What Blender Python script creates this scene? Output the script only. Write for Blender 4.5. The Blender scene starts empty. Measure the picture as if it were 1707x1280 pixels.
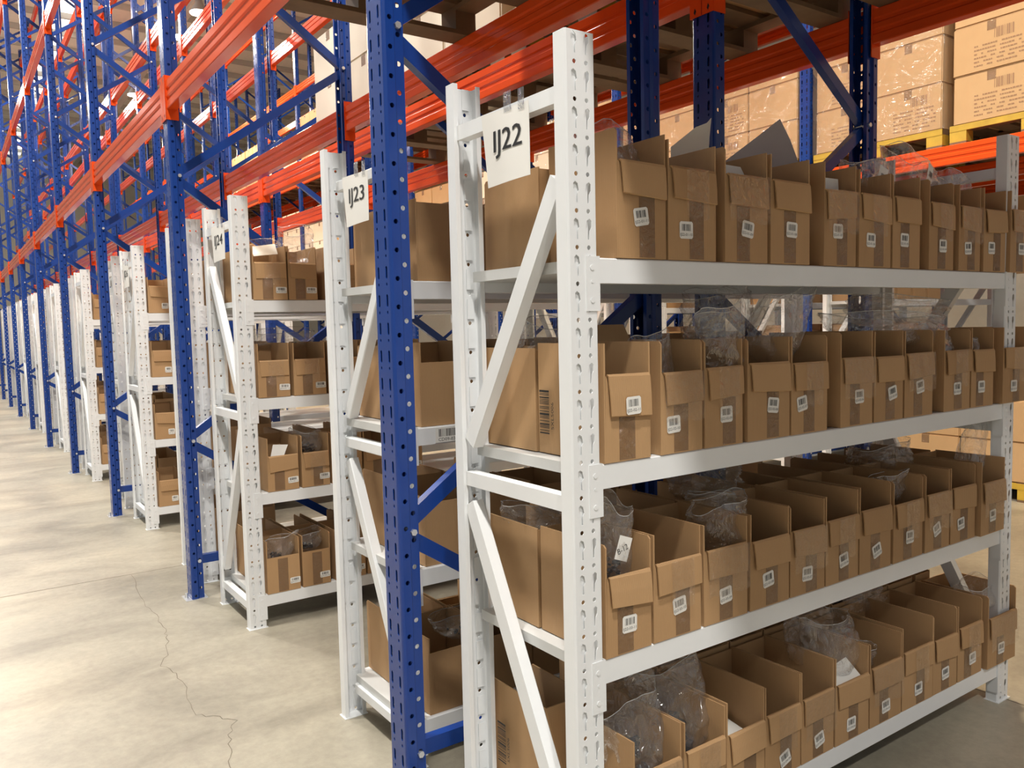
import bpy, bmesh, math, random
from mathutils import Vector, Matrix, noise
R_ = random.Random(7)
PI = math.pi
scene = bpy.context.scene
COL = scene.collection

# ------------------------------------------------------------------ camera, world, light, exposure
cam_data = bpy.data.cameras.new('camera')
cam = bpy.data.objects.new('camera', cam_data); COL.objects.link(cam)
FPX = 1358.8
cam_data.sensor_width = 36.0; cam_data.lens = FPX / 1707 * 36.0; cam_data.clip_end = 300
YAW, PITCH, ROLL = 0.6062, -0.0722, -0.0230
fw = Vector((math.sin(YAW) * math.cos(PITCH), math.cos(YAW) * math.cos(PITCH), math.sin(PITCH)))
rt = Vector((math.cos(YAW), -math.sin(YAW), 0)); upv = rt.cross(fw)
r2 = rt * math.cos(ROLL) + upv * math.sin(ROLL); u2 = -rt * math.sin(ROLL) + upv * math.cos(ROLL)
cam.matrix_world = Matrix(((r2.x, u2.x, -fw.x, -1.0868), (r2.y, u2.y, -fw.y, -1.3482), (r2.z, u2.z, -fw.z, 1.39), (0, 0, 0, 1)))
scene.camera = cam
scene.view_settings.view_transform = 'Standard'; scene.view_settings.look = 'None'
scene.view_settings.gamma = 1; scene.view_settings.use_curve_mapping = False
scene.view_settings.exposure = 0.0
scene.cycles.use_denoising = True
scene.cycles.max_bounces = 7; scene.cycles.diffuse_bounces = 4; scene.cycles.glossy_bounces = 3
scene.cycles.transparent_max_bounces = 16; scene.cycles.sample_clamp_indirect = 6

world = bpy.data.worlds.new('world'); scene.world = world; world.use_nodes = True
world.node_tree.nodes['Background'].inputs[0].default_value = (0.97, 0.98, 1.0, 1)
world.node_tree.nodes['Background'].inputs[1].default_value = 0.31

LAMP_POWER = 400.0          # each high bay lamp
SKY_EMIT = 2.2              # translucent roof strips
def area_light(name, loc, size, power, color, parent=None, rot=(0, 0, 0), size_y=None):
    d = bpy.data.lights.new(name, 'AREA'); d.energy = power; d.color = color
    if size_y: d.shape = 'RECTANGLE'; d.size = size; d.size_y = size_y
    else: d.shape = 'DISK'; d.size = size
    o = bpy.data.objects.new(name, d); COL.objects.link(o); o.location = loc; o.rotation_euler = rot
    if parent: o.parent = parent
    return o

# ------------------------------------------------------------------ materials
def nodes(m): return m.node_tree.nodes, m.node_tree.links
def mat(name, col, rough=0.5, metal=0.0, var=0.0, spec=0.5, bump=0.0, bscale=60, emit=None):
    m = bpy.data.materials.new(name); m.use_nodes = True
    N, L = nodes(m); b = N['Principled BSDF']
    b.inputs['Base Color'].default_value = (*col, 1); b.inputs['Roughness'].default_value = rough
    b.inputs['Metallic'].default_value = metal; b.inputs['Specular IOR Level'].default_value = spec
    if emit:
        b.inputs['Emission Color'].default_value = (*emit[0], 1); b.inputs['Emission Strength'].default_value = emit[1]
    if var or bump:
        tc = N.new('ShaderNodeTexCoord'); nz = N.new('ShaderNodeTexNoise'); nz.inputs['Scale'].default_value = 9; nz.inputs['Detail'].default_value = 6
        L.new(tc.outputs['Object'], nz.inputs['Vector'])
    if var:
        mx = N.new('ShaderNodeMix'); mx.data_type = 'RGBA'
        mx.inputs[6].default_value = tuple(c * (1 - var) for c in col) + (1,); mx.inputs[7].default_value = tuple(min(1, c * (1 + var)) for c in col) + (1,)
        L.new(nz.outputs[0], mx.inputs[0]); L.new(mx.outputs[2], b.inputs['Base Color'])
    if bump:
        n2 = N.new('ShaderNodeTexNoise'); n2.inputs['Scale'].default_value = bscale; n2.inputs['Detail'].default_value = 3
        L.new(tc.outputs['Object'], n2.inputs['Vector'])
        bp = N.new('ShaderNodeBump'); bp.inputs['Strength'].default_value = bump; bp.inputs['Distance'].default_value = 0.002
        L.new(n2.outputs[0], bp.inputs['Height']); L.new(bp.outputs[0], b.inputs['Normal'])
    return m

def cardboard(name, c1, c2):
    m = bpy.data.materials.new(name); m.use_nodes = True
    N, L = nodes(m); b = N['Principled BSDF']; b.inputs['Roughness'].default_value = 0.62; b.inputs['Specular IOR Level'].default_value = 0.3
    tc = N.new('ShaderNodeTexCoord'); oi = N.new('ShaderNodeObjectInfo')
    nz = N.new('ShaderNodeTexNoise'); nz.inputs['Scale'].default_value = 7; nz.inputs['Detail'].default_value = 5
    L.new(tc.outputs['Object'], nz.inputs['Vector'])
    ad = N.new('ShaderNodeMath'); ad.operation = 'MULTIPLY_ADD'; ad.inputs[1].default_value = 0.55
    L.new(oi.outputs['Random'], ad.inputs[0])
    sc = N.new('ShaderNodeMath'); sc.operation = 'MULTIPLY'; sc.inputs[1].default_value = 0.55
    L.new(nz.outputs[0], sc.inputs[0]); L.new(sc.outputs[0], ad.inputs[2])
    mx = N.new('ShaderNodeMix'); mx.data_type = 'RGBA'; mx.inputs[6].default_value = (*c1, 1); mx.inputs[7].default_value = (*c2, 1)
    L.new(ad.outputs[0], mx.inputs[0])
    # fine vertical flute lines of corrugated board
    sep = N.new('ShaderNodeSeparateXYZ'); L.new(tc.outputs['Object'], sep.inputs[0])
    s = N.new('ShaderNodeMath'); s.operation = 'ADD'; L.new(sep.outputs[0], s.inputs[0]); L.new(sep.outputs[1], s.inputs[1])
    w = N.new('ShaderNodeMath'); w.operation = 'MULTIPLY'; w.inputs[1].default_value = 1100; L.new(s.outputs[0], w.inputs[0])
    sn = N.new('ShaderNodeMath'); sn.operation = 'SINE'; L.new(w.outputs[0], sn.inputs[0])
    bp = N.new('ShaderNodeBump'); bp.inputs['Strength'].default_value = 0.18; bp.inputs['Distance'].default_value = 0.0006
    L.new(sn.outputs[0], bp.inputs['Height']); L.new(bp.outputs[0], b.inputs['Normal'])
    L.new(mx.outputs[2], b.inputs['Base Color'])
    return m

def film(name, tint, alpha, rough=0.12, bump=0.6, bscale=25, edge=0.3, gloss=0.10, gedge=0.5):
    """thin clear plastic: mostly see-through, a little milky, with sharp reflections that grow at grazing angles"""
    m = bpy.data.materials.new(name); m.use_nodes = True
    N, L = nodes(m); b = N['Principled BSDF']
    b.inputs['Base Color'].default_value = (*tint, 1); b.inputs['Roughness'].default_value = 0.5; b.inputs['Specular IOR Level'].default_value = 0.2
    gl = N.new('ShaderNodeBsdfGlossy'); gl.inputs['Roughness'].default_value = rough; gl.inputs['Color'].default_value = (1, 1, 1, 1)
    tr = N.new('ShaderNodeBsdfTransparent'); mix = N.new('ShaderNodeMixShader'); mix2 = N.new('ShaderNodeMixShader')
    lw = N.new('ShaderNodeLayerWeight'); lw.inputs['Blend'].default_value = 0.3
    tc = N.new('ShaderNodeTexCoord'); nz = N.new('ShaderNodeTexNoise'); nz.inputs['Scale'].default_value = bscale; nz.inputs['Detail'].default_value = 3; nz.inputs['Distortion'].default_value = 1.8
    L.new(tc.outputs['Object'], nz.inputs['Vector'])
    bp = N.new('ShaderNodeBump'); bp.inputs['Strength'].default_value = bump; bp.inputs['Distance'].default_value = 0.03
    L.new(nz.outputs[0], bp.inputs['Height']); L.new(bp.outputs[0], gl.inputs['Normal']); L.new(bp.outputs[0], lw.inputs['Normal'])
    def ma(k, c):
        n = N.new('ShaderNodeMath'); n.operation = 'MULTIPLY_ADD'; n.inputs[1].default_value = k; n.inputs[2].default_value = c; n.use_clamp = True
        L.new(lw.outputs['Facing'], n.inputs[0]); return n
    L.new(ma(edge, alpha).outputs[0], mix.inputs[0]); L.new(tr.outputs[0], mix.inputs[1]); L.new(b.outputs[0], mix.inputs[2])
    L.new(ma(gedge, gloss).outputs[0], mix2.inputs[0]); L.new(mix.outputs[0], mix2.inputs[1]); L.new(gl.outputs[0], mix2.inputs[2])
    L.new(mix2.outputs[0], N['Material Output'].inputs['Surface'])
    return m

M = {}
M['blue'] = mat('blue_paint', (0.008, 0.044, 0.24), 0.24, var=0.12, bump=0.05, bscale=40)
M['blue_far'] = M['blue']
M['orange'] = mat('orange_paint', (0.74, 0.082, 0.014), 0.13, var=0.08, spec=0.22)
M['white'] = mat('white_powder_coat', (0.80, 0.82, 0.83), 0.32, var=0.04, bump=0.04, bscale=50)
M['deck'] = mat('white_deck_steel', (0.62, 0.63, 0.62), 0.4, var=0.06)
M['zinc'] = mat('zinc', (0.72, 0.73, 0.75), 0.3, metal=0.7)
M['card'] = cardboard('cardboard', (0.385, 0.228, 0.108), (0.50, 0.312, 0.158))
M['card_tan'] = cardboard('tan_carton', (0.46, 0.29, 0.14), (0.56, 0.37, 0.19))
M['card_cream'] = cardboard('cream_carton', (0.72, 0.64, 0.50), (0.80, 0.73, 0.60))
M['tape'] = film('packing_tape', (0.30, 0.17, 0.08), 0.38, 0.12, 0.8, 40, 0.1, 0.02, 0.2)
M['tapeclear'] = film('clear_tape', (0.5, 0.33, 0.18), 0.06, 0.10, 1.0, 30, 0.06, 0.03, 0.25)
M['paper'] = mat('white_paper', (0.80, 0.79, 0.75), 0.6)
M['thinpaper'] = mat('thin_paper', (0.85, 0.84, 0.78), 0.6)
_N, _L = nodes(M['thinpaper']); _t = _N.new('ShaderNodeBsdfTranslucent'); _t.inputs[0].default_value = (0.85, 0.82, 0.72, 1); _m = _N.new('ShaderNodeMixShader'); _m.inputs[0].default_value = 0.5
_L.new(_N['Principled BSDF'].outputs[0], _m.inputs[1]); _L.new(_t.outputs[0], _m.inputs[2]); _L.new(_m.outputs[0], _N['Material Output'].inputs['Surface'])
M['greyboard'] = mat('grey_board', (0.36, 0.33, 0.33), 0.6, var=0.06)
M['ink'] = mat('black_ink', (0.02, 0.02, 0.02), 0.5)
M['print'] = mat('brown_print', (0.30, 0.17, 0.09), 0.6)
M['bag'] = film('clear_plastic', (0.78, 0.78, 0.78), 0.03, 0.09, 0.9, 16, 0.08, 0.06, 0.5)
M['rim'] = film('bag_rim', (0.9, 0.9, 0.9), 0.45, 0.15, 0.2, 22)
M['wrap'] = film('stretch_film', (0.85, 0.72, 0.58), 0.05, 0.14, 0.8, 6, 0.08, 0.03, 0.2)
M['dark'] = mat('dark_parts', (0.035, 0.03, 0.03), 0.3, bump=0.5, bscale=70)
M['wood'] = mat('pallet_wood', (0.17, 0.105, 0.055), 0.7, var=0.35, bump=0.5, bscale=30)
M['yellow'] = mat('yellow_paint_wood', (0.52, 0.34, 0.035), 0.6, var=0.35, bump=0.5, bscale=30)
M['lamp'] = mat('lamp_glow', (1, 1, 1), 0.5, emit=((1.0, 0.95, 0.85), 30))
M['lampbody'] = mat('lamp_housing', (0.3, 0.3, 0.3), 0.4, metal=0.5)
M['skylight'] = mat('skylight_panel', (0.9, 0.9, 0.9), 0.5, emit=((1.0, 0.98, 0.9), SKY_EMIT))
M['ceil'] = mat('ceiling_sheet', (0.80, 0.77, 0.70), 0.6, var=0.08)
M['steel'] = mat('purlin_steel', (0.42, 0.40, 0.37), 0.5, var=0.1)
M['wall'] = mat('hall_wall', (0.62, 0.60, 0.54), 0.7, var=0.06)
M['red'] = mat('red_print', (0.5, 0.03, 0.02), 0.5)

def floor_mat():
    m = bpy.data.materials.new('concrete_floor'); m.use_nodes = True
    N, L = nodes(m); b = N['Principled BSDF']
    tc = N.new('ShaderNodeTexCoord')
    mp = N.new('ShaderNodeMapping'); mp.inputs['Scale'].default_value = (1.0, 1.8, 1); L.new(tc.outputs['Object'], mp.inputs['Vector'])
    n1 = N.new('ShaderNodeTexNoise'); n1.inputs['Scale'].default_value = 0.9; n1.inputs['Detail'].default_value = 9; n1.inputs['Roughness'].default_value = 0.62; n1.inputs['Distortion'].default_value = 0.6
    L.new(mp.outputs[0], n1.inputs['Vector'])
    cr = N.new('ShaderNodeValToRGB'); e = cr.color_ramp.elements
    e[0].position = 0.30; e[0].color = (0.20, 0.18, 0.14, 1); e[1].position = 0.70; e[1].color = (0.42, 0.385, 0.30, 1)
    k = e.new(0.5); k.color = (0.325, 0.295, 0.23, 1)
    L.new(n1.outputs[0], cr.inputs[0])
    n2 = N.new('ShaderNodeTexNoise'); n2.inputs['Scale'].default_value = 26; n2.inputs['Detail'].default_value = 8; n2.inputs['Roughness'].default_value = 0.7
    L.new(tc.outputs['Object'], n2.inputs['Vector'])
    mr = N.new('ShaderNodeMapRange'); mr.inputs[1].default_value = 0.3; mr.inputs[2].default_value = 0.7; mr.inputs[3].default_value = 0.86; mr.inputs[4].default_value = 1.1
    L.new(n2.outputs[0], mr.inputs[0])
    mx = N.new('ShaderNodeMix'); mx.data_type = 'RGBA'; mx.blend_type = 'MULTIPLY'; mx.inputs[0].default_value = 1
    L.new(cr.outputs[0], mx.inputs[6]); L.new(mr.outputs[0], mx.inputs[7])
    # scuffed darker patches
    n3 = N.new('ShaderNodeTexNoise'); n3.inputs['Scale'].default_value = 1.6; n3.inputs['Detail'].default_value = 12; n3.inputs['Roughness'].default_value = 0.8
    mp3 = N.new('ShaderNodeMapping'); mp3.inputs['Location'].default_value = (3.1, 1.7, 0); mp3.inputs['Scale'].default_value = (2.2, 0.9, 1); L.new(tc.outputs['Object'], mp3.inputs['Vector']); L.new(mp3.outputs[0], n3.inputs['Vector'])
    m3 = N.new('ShaderNodeMapRange'); m3.inputs[1].default_value = 0.55; m3.inputs[2].default_value = 0.72; m3.inputs[3].default_value = 0; m3.inputs[4].default_value = 0.55
    L.new(n3.outputs[0], m3.inputs[0])
    mx2 = N.new('ShaderNodeMix'); mx2.data_type = 'RGBA'; mx2.inputs[7].default_value = (0.25, 0.215, 0.18, 1)
    L.new(m3.outputs[0], mx2.inputs[0]); L.new(mx.outputs[2], mx2.inputs[6]); L.new(mx2.outputs[2], b.inputs['Base Color'])
    b.inputs['Roughness'].default_value = 0.42
    bp = N.new('ShaderNodeBump'); bp.inputs['Strength'].default_value = 0.15; bp.inputs['Distance'].default_value = 0.003
    L.new(n2.outputs[0], bp.inputs['Height']); L.new(bp.outputs[0], b.inputs['Normal'])
    return m
M['floor'] = floor_mat()

# ------------------------------------------------------------------ mesh helpers
class MB:
    def __init__(s): s.v = []; s.f = []; s.mi = []; s.cur = 0; s.xf = None
    def add(s, verts, faces, xf=None):
        n = len(s.v)
        for p in verts:
            p = Vector(p)
            if xf is not None: p = xf @ p
            if s.xf is not None: p = s.xf @ p
            s.v.append(p)
        for f in faces: s.f.append([n + i for i in f]); s.mi.append(s.cur)
    def box(s, x0, x1, y0, y1, z0, z1, xf=None):
        s.add([(x0,y0,z0),(x1,y0,z0),(x1,y1,z0),(x0,y1,z0),(x0,y0,z1),(x1,y0,z1),(x1,y1,z1),(x0,y1,z1)],
              [(0,3,2,1),(4,5,6,7),(0,1,5,4),(1,2,6,5),(2,3,7,6),(3,0,4,7)], xf)
    def prism(s, poly, p0, p1, side, up):
        """extrude closed 2D polygon (a along side, b along up) from p0 to p1"""
        p0, p1, side, up = map(Vector, (p0, p1, side, up)); n = len(poly)
        vs = [p0 + side * a + up * b for a, b in poly] + [p1 + side * a + up * b for a, b in poly]
        fs = [(i, (i + 1) % n, n + (i + 1) % n, n + i) for i in range(n)] + [tuple(range(n))[::-1], tuple(range(n, 2 * n))]
        s.add(vs, fs)
    def cyl(s, p0, p1, r, n=10, r1=None):
        p0, p1 = Vector(p0), Vector(p1); d = (p1 - p0).normalized()
        a = d.orthogonal().normalized(); b = d.cross(a); r1 = r if r1 is None else r1
        vs = [p0 + (a * math.cos(2*PI*i/n) + b * math.sin(2*PI*i/n)) * r for i in range(n)] + [p1 + (a * math.cos(2*PI*i/n) + b * math.sin(2*PI*i/n)) * r1 for i in range(n)]
        s.add(vs, [(i, (i+1) % n, n + (i+1) % n, n + i) for i in range(n)] + [tuple(range(n))[::-1], tuple(range(n, 2*n))])
    def mesh(s, name, mats, smooth=False):
        me = bpy.data.meshes.new(name); me.from_pydata([tuple(v) for v in s.v], [], s.f)
        for m in (mats if isinstance(mats, (list, tuple)) else [mats]): me.materials.append(m)
        for i, p in enumerate(me.polygons):
            p.material_index = s.mi[i]; p.use_smooth = smooth
        me.update(); return me

def wallpoly(pts, t):
    """closed 2D polygon of a thin wall following an open polyline, thickness t to its left"""
    pts = [Vector(p) for p in pts]; off = []
    for i, p in enumerate(pts):
        ds = []
        if i > 0: ds.append((pts[i] - pts[i-1]).normalized())
        if i < len(pts) - 1: ds.append((pts[i+1] - pts[i]).normalized())
        ns = [Vector((-d.y, d.x)) for d in ds]; n = sum(ns, Vector((0, 0))).normalized()
        k = 1 / max(0.4, n.dot(ns[0])); off.append(p + n * t * k)
    return [tuple(p) for p in pts] + [tuple(p) for p in reversed(off)]

def plate_module(w, h, holes):
    """triangulated rectangle w x h with polygon holes -> (verts2d, tris, hole loops)"""
    bm = bmesh.new(); loops = []
    def loop(pts):
        vs = [bm.verts.new((x, y, 0)) for x, y in pts]
        es = [bm.edges.new((vs[i], vs[(i+1) % len(vs)])) for i in range(len(vs))]
        return vs, es
    _, e = loop([(0, 0), (w, 0), (w, h), (0, h)]); E = list(e)
    for hp in holes:
        vs, e = loop(hp); E += e; loops.append(vs)
    bmesh.ops.triangle_fill(bm, use_beauty=True, use_dissolve=False, edges=E)
    bm.verts.index_update(); bm.normal_update()
    V = [(v.co.x, v.co.y) for v in bm.verts]; F = []
    for f in bm.faces:
        ids = [v.index for v in f.verts]
        a, b, c = (Vector(V[i]) for i in ids[:3])
        if (b - a).cross(c - a) < 0: ids.reverse()
        F.append(tuple(ids))
    Ls = [[v.index for v in l] for l in loops]; bm.free()
    return V, F, Ls
def lay_plates(mb, mod, h, count, fn, t):
    """stack the module; fn(u, v, d) maps to 3D, d = depth 0..t"""
    V, F, Ls = mod; n = len(V)
    for k in range(count):
        vs = [fn(u, v + k * h, 0) for u, v in V] + [fn(u, v + k * h, t) for u, v in V]
        fs = list(F) + [tuple(n + i for i in reversed(f)) for f in F]
        for l in Ls:
            m = len(l)
            for i in range(m): fs.append((l[i], l[(i+1) % m], n + l[(i+1) % m], n + l[i]))
        mb.add(vs, fs)
def circ(cx, cy, r, n=8): return [(cx + r * math.cos(2*PI*(i+.5)/n), cy + r * math.sin(2*PI*(i+.5)/n)) for i in range(n)]
def slot(cx, cy, w, h):
    return [(cx - w/2, cy - h/2 + w*.4), (cx, cy - h/2), (cx + w/2, cy - h/2 + w*.4), (cx + w/2, cy + h/2 - w*.4), (cx, cy + h/2), (cx - w/2, cy + h/2 - w*.4)]

_text = {}
def text2d(s):
    if s not in _text:
        c = bpy.data.curves.new('t', 'FONT'); c.body = s; c.size = 1.0; c.resolution_u = 2
        o = bpy.data.objects.new('t', c); COL.objects.link(o)
        dg = bpy.context.evaluated_depsgraph_get(); me = bpy.data.meshes.new_from_object(o.evaluated_get(dg))
        V = [(v.co.x, v.co.y) for v in me.vertices]; F = [tuple(p.vertices) for p in me.polygons]
        bpy.data.objects.remove(o); bpy.data.curves.remove(c); bpy.data.meshes.remove(me)
        xs = [v[0] for v in V]; ys = [v[1] for v in V]; x0, x1, y0, y1 = min(xs), max(xs), min(ys), max(ys)
        _text[s] = ([((x - x0) / (x1 - x0), (y - y0) / (y1 - y0)) for x, y in V], F)
    return _text[s]
def put_text(mb, s, O, X, Y, w, h, bold=0):
    """text filling the w x h rectangle with lower left corner O, axes X (reading) and Y (up)"""
    V, F = text2d(s); O, X, Y = Vector(O), Vector(X), Vector(Y)
    mb.add([O + X * (u * w) + Y * (v * h) for u, v in V], F)
    if bold:
        mb.add([O + X * (u * w + bold) + Y * (v * h) + X.cross(Y) * 1e-4 for u, v in V], F)
def quad(mb, O, X, Y, w, h):
    O, X, Y = Vector(O), Vector(X), Vector(Y); mb.add([O, O + X*w, O + X*w + Y*h, O + Y*h], [(0, 1, 2, 3)])
def barcode(mb, O, X, Y, w, h, seed, n=22):
    r = random.Random(seed); ws = [r.choice((1, 1, 2, 3)) for _ in range(n * 2 - 1)]; tot = sum(ws); x = 0
    for i, q in enumerate(ws):
        if i % 2 == 0: quad(mb, Vector(O) + Vector(X) * (x / tot * w), X, Y, q / tot * w, h)
        x += q

# ------------------------------------------------------------------ object helpers
def link(name, me, parent=None, loc=None):
    o = bpy.data.objects.new(name, me); COL.objects.link(o)
    if parent is not None: o.parent = parent
    if loc is not None: o.location = loc
    return o
def thing(name, label, cat, group=None, loc=(0, 0, 0), rz=0.0):
    o = bpy.data.objects.new(name, None); COL.objects.link(o); o.empty_display_size = 0.1
    o.location = loc; o.rotation_euler = (0, 0, rz); tag(o, label, cat, group); return o
def tag(o, label, cat, group=None):
    o['label'] = label; o['category'] = cat
    if group: o['group'] = group
    return o
KIDS = {}
def copy_tree(o, parent=None):
    c = o.copy(); COL.objects.link(c)
    if parent is not None: c.parent = parent; c.matrix_parent_inverse = Matrix()
    for ch in KIDS.setdefault(o.name, None) or o.children: copy_tree(ch, c)
    return c
def struct(name, me, parent=None):
    o = link(name, me, parent)
    if parent is None: o['kind'] = 'structure'
    return o
ORD = ['first', 'second', 'third', 'fourth', 'fifth', 'sixth', 'seventh', 'eighth', 'ninth', 'tenth', 'eleventh', 'twelfth', 'thirteenth', 'fourteenth', 'fifteenth', 'sixteenth', 'seventeenth', 'eighteenth', 'nineteenth', 'twentieth']

# ================================================================== SETTING
FX0, FX1, FY0, FY1, CZ = -9.0, 17.0, -9.0, 46.0, 10.2
mb = MB(); mb.box(FX0, FX1, FY0, FY1, -0.15, 0)
floor = struct('floor', mb.mesh('floor', M['floor']))
# expansion joint in the slab and hairline crack
M['crack'] = mat('crack_dirt', (0.17, 0.145, 0.11), 0.9)
def ribbon(pts, w, z):
    mb = MB(); vs = []
    for i, p in enumerate(pts):
        a = Vector(pts[max(0, i-1)]); b = Vector(pts[min(len(pts)-1, i+1)]); d = (b - a).normalized(); n = Vector((-d.y, d.x))
        ww = w * (0.6 + 0.8 * R_.random()) if len(pts) > 6 else w
        vs += [(p[0] + n.x * ww/2, p[1] + n.y * ww/2, z), (p[0] - n.x * ww/2, p[1] - n.y * ww/2, z)]
    mb.add(vs, [(2*i, 2*i+1, 2*i+3, 2*i+2) for i in range(len(pts)-1)]); return mb
def jag(pts, n, amp):
    out = []
    for a, b in zip(pts, pts[1:]):
        for k in range(n):
            t = k / n; out.append((a[0] + (b[0]-a[0])*t + (R_.random()-.5)*amp, a[1] + (b[1]-a[1])*t + (R_.random()-.5)*amp))
    out.append(pts[-1]); return out
link('slab_joint', ribbon([(FX0, 3.74), (FX1, 3.72)], 0.006, 0.0006).mesh('joint', M['crack']), floor)
link('slab_joint', ribbon([(1.985, FY0), (1.985, FY1)], 0.006, 0.0006).mesh('joint', M['crack']), floor)
link('slab_joint', ribbon([(FX0, 9.6), (FX1, 9.6)], 0.006, 0.0006).mesh('joint', M['crack']), floor)
link('hairline_crack', ribbon(jag([(-.278, 3.721), (-.318, 3.083), (-.31, 2.707), (-.341, 2.5), (-.417, 2.23), (-.388, 2.06), (-.409, 1.69), (-.316, 1.56), (-.382, 1.40), (-.413, 1.24), (-.39, .9)], 7, .022), 0.0022, 0.0008).mesh('crack', M['crack']), floor)

# ceiling: sheet, purlins along X, girders along Y, skylight strips
mb = MB()
STRIPS = [(-4.6, -3.4), (1.95, 2.5)]
xs = [FX0] + [v for s in STRIPS for v in s] + [FX1]
for i in range(0, len(xs), 2): mb.box(xs[i], xs[i+1], FY0, FY1, CZ, CZ + .08)
mb.cur = 1
y = FY0 + .4
while y < FY1:
    mb.box(FX0, FX1, y, y + .07, CZ - .16, CZ - .002); y += 1.5
for gx in (-6, 4.4, 11):
    mb.box(gx, gx + .18, FY0, FY1, CZ - .75, CZ - .24)
struct('ceiling', mb.mesh('ceiling', [M['ceil'], M['steel']]))
for i, (a, b) in enumerate(STRIPS):
    mb = MB(); mb.box(a, b, FY0, FY1, CZ + .01, CZ + .05)
    struct('window_%d' % (i + 1), mb.mesh('skylight', M['skylight']))
mb = MB(); mb.box(FX0, FX1, FY1, FY1 + .2, -.15, CZ + .08); struct('wall_far', mb.mesh('wall', M['wall']))
mb = MB(); mb.box(FX1, FX1 + .2, FY0, FY1, -.15, CZ + .08); struct('wall_right', mb.mesh('wall', M['wall']))

# high bay lamps
def lamp_proto():
    t = thing('high_bay_lamp', '', 'lamp', 'high bay lamps')
    mb = MB(); mb.cyl((0, 0, .12), (0, 0, .34), .20, 20, .07); mb.cyl((0, 0, .34), (0, 0, .50), .07, 12); link('housing', mb.mesh('housing', M['lampbody']), t)
    mb = MB(); mb.cyl((0, 0, .10), (0, 0, .119), .19, 20); link('diffuser', mb.mesh('diffuser', M['lamp']), t)
    mb = MB(); mb.cyl((0, 0, .5), (0, 0, CZ - 8.0 + .02), .012, 6); link('rod', mb.mesh('rod', M['steel']), t)
    return t
lamp0 = lamp_proto(); first = True
LAMPS = [('aisle behind the racks', 3.75, [1.5, 6.5, 11.5, 16.9, 18.6, 24.0, 30]), ('open main aisle beside the racks', -1.9, [-6, -2.5, 2.5, 7.5, 12.5, 18, 25])]
for nm, x, ys in LAMPS:
    for k, y in enumerate(ys):
        o = lamp0 if first else copy_tree(lamp0); first = False
        o.location = (x, y, 8.0); o['label'] = 'round high bay lamp over the %s, %s from near end' % (nm, ORD[k])
        warm = (1.0, 0.80, 0.55) if x > 0 else (1.0, 0.96, 0.90)
        pd = bpy.data.lights.new('lamp_glow', 'POINT'); pd.energy = 75; pd.color = warm; pd.shadow_soft_size = .18
        po = bpy.data.objects.new('lamp_glow', pd); COL.objects.link(po); po.location = (x, y, 7.88)
        area_light('lamp_light', (x, y, 8.08), .5, LAMP_POWER * (0.85 if x > 0 else 1.0), warm)

# ================================================================== PALLET RACKING
PITCH_Y = 2.41; FY = 0.61; PW, PD = 0.10, 0.06; HM = 0.075; NMOD = 112; PH = HM * NMOD
def blue_post_mesh():
    mb = MB(); t = .0025
    web = plate_module(.084, HM, [slot(.018, .0375, .0105, .036), slot(.066, .0375, .0105, .036), slot(.018, .006+.0, .007, .010), slot(.066, .006, .007, .010)])
    lay_plates(mb, web, HM, NMOD, lambda u, v, d: (d, .092 - u, v), t)
    sa = plate_module(.024, HM, [circ(.012, .02, .0068)]); sb = plate_module(.024, HM, [circ(.012, .0575, .0072)])
    for sgn in (0, 1):
        def fa(u, v, d, s=sgn): return (.008 + u, d if not s else .1 - d, v)
        def fb(u, v, d, s=sgn): return (.036 + u, .010 + d if not s else .09 - d, v)
        lay_plates(mb, sa, HM, NMOD, fa, t); lay_plates(mb, sb, HM, NMOD, fb, t)
        def Y(y): return y if not sgn else .1 - y
        for pl in ([(.008, 0), (.002, .002), (0, .008)], [(.038, .010), (.036, .007), (.031, 0)], [(.064, .025), (.064, .010), (.058, .010)]):
            pts = [(x, Y(y)) for x, y in pl]; poly = wallpoly(pts, t if sgn else -t)
            mb.prism(poly, (0, 0, 0), (0, 0, PH), (1, 0, 0), (0, 1, 0))
    return mb.mesh('blue_post', M['blue'])
POST = blue_post_mesh()
def c_channel(mb, p0, p1, w, d, side, t=.0025, flip=1):
    """C section: web w wide across the frame plane, flanges d deep along side"""
    p0, p1, side = Vector(p0), Vector(p1), Vector(side); ax = (p1 - p0).normalized(); up = side.cross(ax).normalized()
    poly = wallpoly([(d, -w/2), (0, -w/2), (0, w/2), (d, w/2)], -t * flip)
    mb.prism(poly, p0, p1, side, up)
NODES = [(0, .83), (1, 1.50), (0, 2.18), (1, 2.85), (0, 3.52), (1, 4.19), (0, 4.86), (1, 5.53), (0, 6.20), (1, 6.87), (0, 7.54), (1, 8.2)]
_fr = {}
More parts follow.
